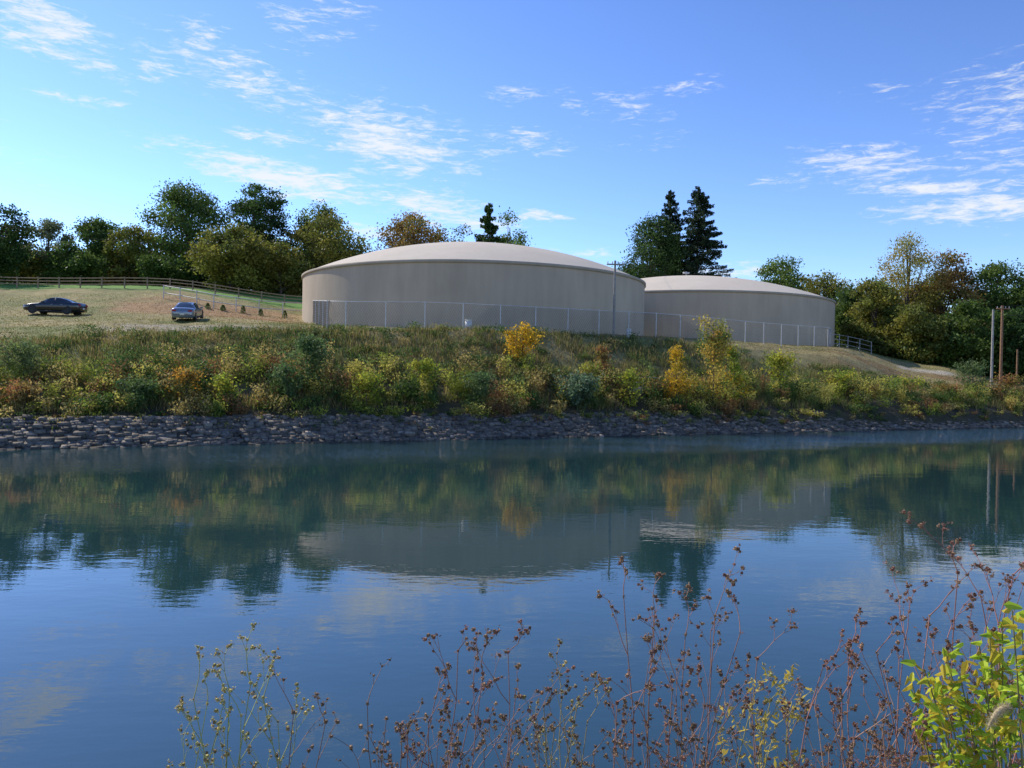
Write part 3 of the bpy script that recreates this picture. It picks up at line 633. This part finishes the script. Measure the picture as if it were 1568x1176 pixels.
# ---------------------------------------------------------------- sun + sky
az=math.radians(-56);el=math.radians(40)
S=Vector((math.sin(az)*math.cos(el),math.cos(az)*math.cos(el),math.sin(el)))
ld=bpy.data.lights.new("sun",'SUN');ld.energy=5.0;ld.angle=math.radians(.5);ld.color=(1,.93,.80)
lo=bpy.data.objects.new("sun",ld);sc.collection.objects.link(lo);lo.rotation_euler=S.to_track_quat('Z','Y').to_euler();lo.location=(-60,60,80)
W=bpy.data.worlds.new("World");sc.world=W;W.use_nodes=True;nt=W.node_tree;N=nt.nodes;L=nt.links
bg=N["Background"];bg.inputs[1].default_value=.15
sk=N.new("ShaderNodeTexSky");sk.sky_type='NISHITA';sk.sun_disc=False;sk.sun_elevation=el;sk.sun_rotation=az;sk.air_density=1.0;sk.dust_density=.1;sk.ozone_density=3.0
tc=N.new("ShaderNodeTexCoord");sp=N.new("ShaderNodeSeparateXYZ");L.new(tc.outputs["Generated"],sp.inputs[0])
azn=math_('ARCTAN2',sp.outputs[0],sp.outputs[1]);eln=math_('ARCSINE',sp.outputs[2])
cb=N.new("ShaderNodeCombineXYZ");L.new(azn,cb.inputs[0]);L.new(eln,cb.inputs[1])
def azel(px,py):
    d=ray(px,py);d=d/np.linalg.norm(d);return math.atan2(d[0],d[1]),math.asin(d[2])
patches=[(590,215,120,50,-12,.95),(450,275,160,26,-8,1.1),(380,122,130,34,-14,.7),(70,30,90,30,-25,.95),(80,78,90,14,-14,.85),(480,30,90,40,20,.5),
(250,105,60,22,0,.5),(310,55,40,30,0,.5),(415,210,50,14,0,.75),(800,212,60,20,-5,.65),(790,145,45,14,0,.5),(940,158,90,26,-5,.45),(1050,130,50,14,0,.5),(740,232,50,10,0,.6),(840,232,40,8,0,.6),
(1330,250,90,28,-8,.8),(1400,288,120,12,-6,.8),(1500,318,110,18,-2,1.05),(1530,170,80,60,0,.6),(1540,240,60,40,0,.55),(1200,275,60,8,0,.5),(700,332,90,20,-6,.95),(820,330,50,9,-8,.75),(130,152,50,8,0,.75),(1000,215,60,14,0,.45),(1130,414,70,12,0,.9),(640,305,100,16,0,.9),(560,355,60,14,0,.8),(900,388,90,9,0,.55),(1530,290,80,16,0,.6),(1350,135,60,12,0,.35),
(-300,200,200,60,0,.7),(1900,250,220,70,0,.7),(784,-300,500,60,10,.4),(620,165,50,10,0,.4)]
tot=None
for (px,py,sx,sy,rot,w) in patches:
    a_,e_=azel(px,py);mp=N.new("ShaderNodeMapping");mp.vector_type='TEXTURE';mp.inputs["Location"].default_value=(a_,e_,0);mp.inputs["Rotation"].default_value=(0,0,math.radians(rot));mp.inputs["Scale"].default_value=(sx*1.6/F,sy*1.5/F,1)
    L.new(cb.outputs[0],mp.inputs[0]);ln=N.new("ShaderNodeVectorMath");ln.operation='LENGTH';L.new(mp.outputs[0],ln.inputs[0])
    mr=N.new("ShaderNodeMapRange");mr.interpolation_type='SMOOTHSTEP';mr.inputs[1].default_value=1.15;mr.inputs[2].default_value=0;mr.inputs[3].default_value=0;mr.inputs[4].default_value=w;L.new(ln.outputs["Value"],mr.inputs[0])
    tot=mr.outputs[0] if tot is None else math_('MAXIMUM',tot,mr.outputs[0])
def cn(scale,vs,rot,det,dist,rough=.6):
    mp=N.new("ShaderNodeMapping");mp.inputs["Scale"].default_value=vs;mp.inputs["Rotation"].default_value=(0,0,rot);L.new(cb.outputs[0],mp.inputs[0])
    n=N.new("ShaderNodeTexNoise");n.inputs["Scale"].default_value=scale;n.inputs["Detail"].default_value=det;n.inputs["Distortion"].default_value=dist;n.inputs["Roughness"].default_value=rough;L.new(mp.outputs[0],n.inputs[0]);return n.outputs[0]
nA=cn(13,(1,5.0,1),.13,9,.8,.68);nB=cn(38,(1,4.5,1),.18,7,.6,.7)
nn=math_('ADD',math_('MULTIPLY',nA,.5),math_('MULTIPLY',nB,.5))
# stretch the noise contrast so the cirrus breaks into streaks
nc=math_('ADD',math_('MULTIPLY',math_('SUBTRACT',nn,.5),1.6),.5)
dens=math_('SUBTRACT',math_('ADD',nc,math_('MULTIPLY',tot,.34)),.66)
mr=N.new("ShaderNodeMapRange");mr.interpolation_type='SMOOTHSTEP';mr.inputs[1].default_value=-.06;mr.inputs[2].default_value=.28;mr.inputs[4].default_value=.93;L.new(dens,mr.inputs[0])
gate=N.new("ShaderNodeMapRange");gate.inputs[1].default_value=0;gate.inputs[2].default_value=.25;L.new(tot,gate.inputs[0])
cf=math_('MULTIPLY',mr.outputs[0],gate.outputs[0])
s1=N.new("ShaderNodeVectorMath");s1.operation='SCALE';s1.inputs["Scale"].default_value=.15*1.42;L.new(sk.outputs[0],s1.inputs[0])
gm=N.new("ShaderNodeGamma");gm.inputs[1].default_value=1.28;L.new(s1.outputs[0],gm.inputs[0])
s2=N.new("ShaderNodeVectorMath");s2.operation='MULTIPLY';s2.inputs[1].default_value=(.80/.15,.82/.15,.99/.15);L.new(gm.outputs[0],s2.inputs[0])
mx=N.new("ShaderNodeMix");mx.data_type='RGBA';L.new(cf,mx.inputs[0]);L.new(s2.outputs[0],mx.inputs[6]);mx.inputs[7].default_value=(6.0,6.2,6.4,1)
L.new(mx.outputs[2],bg.inputs[0])
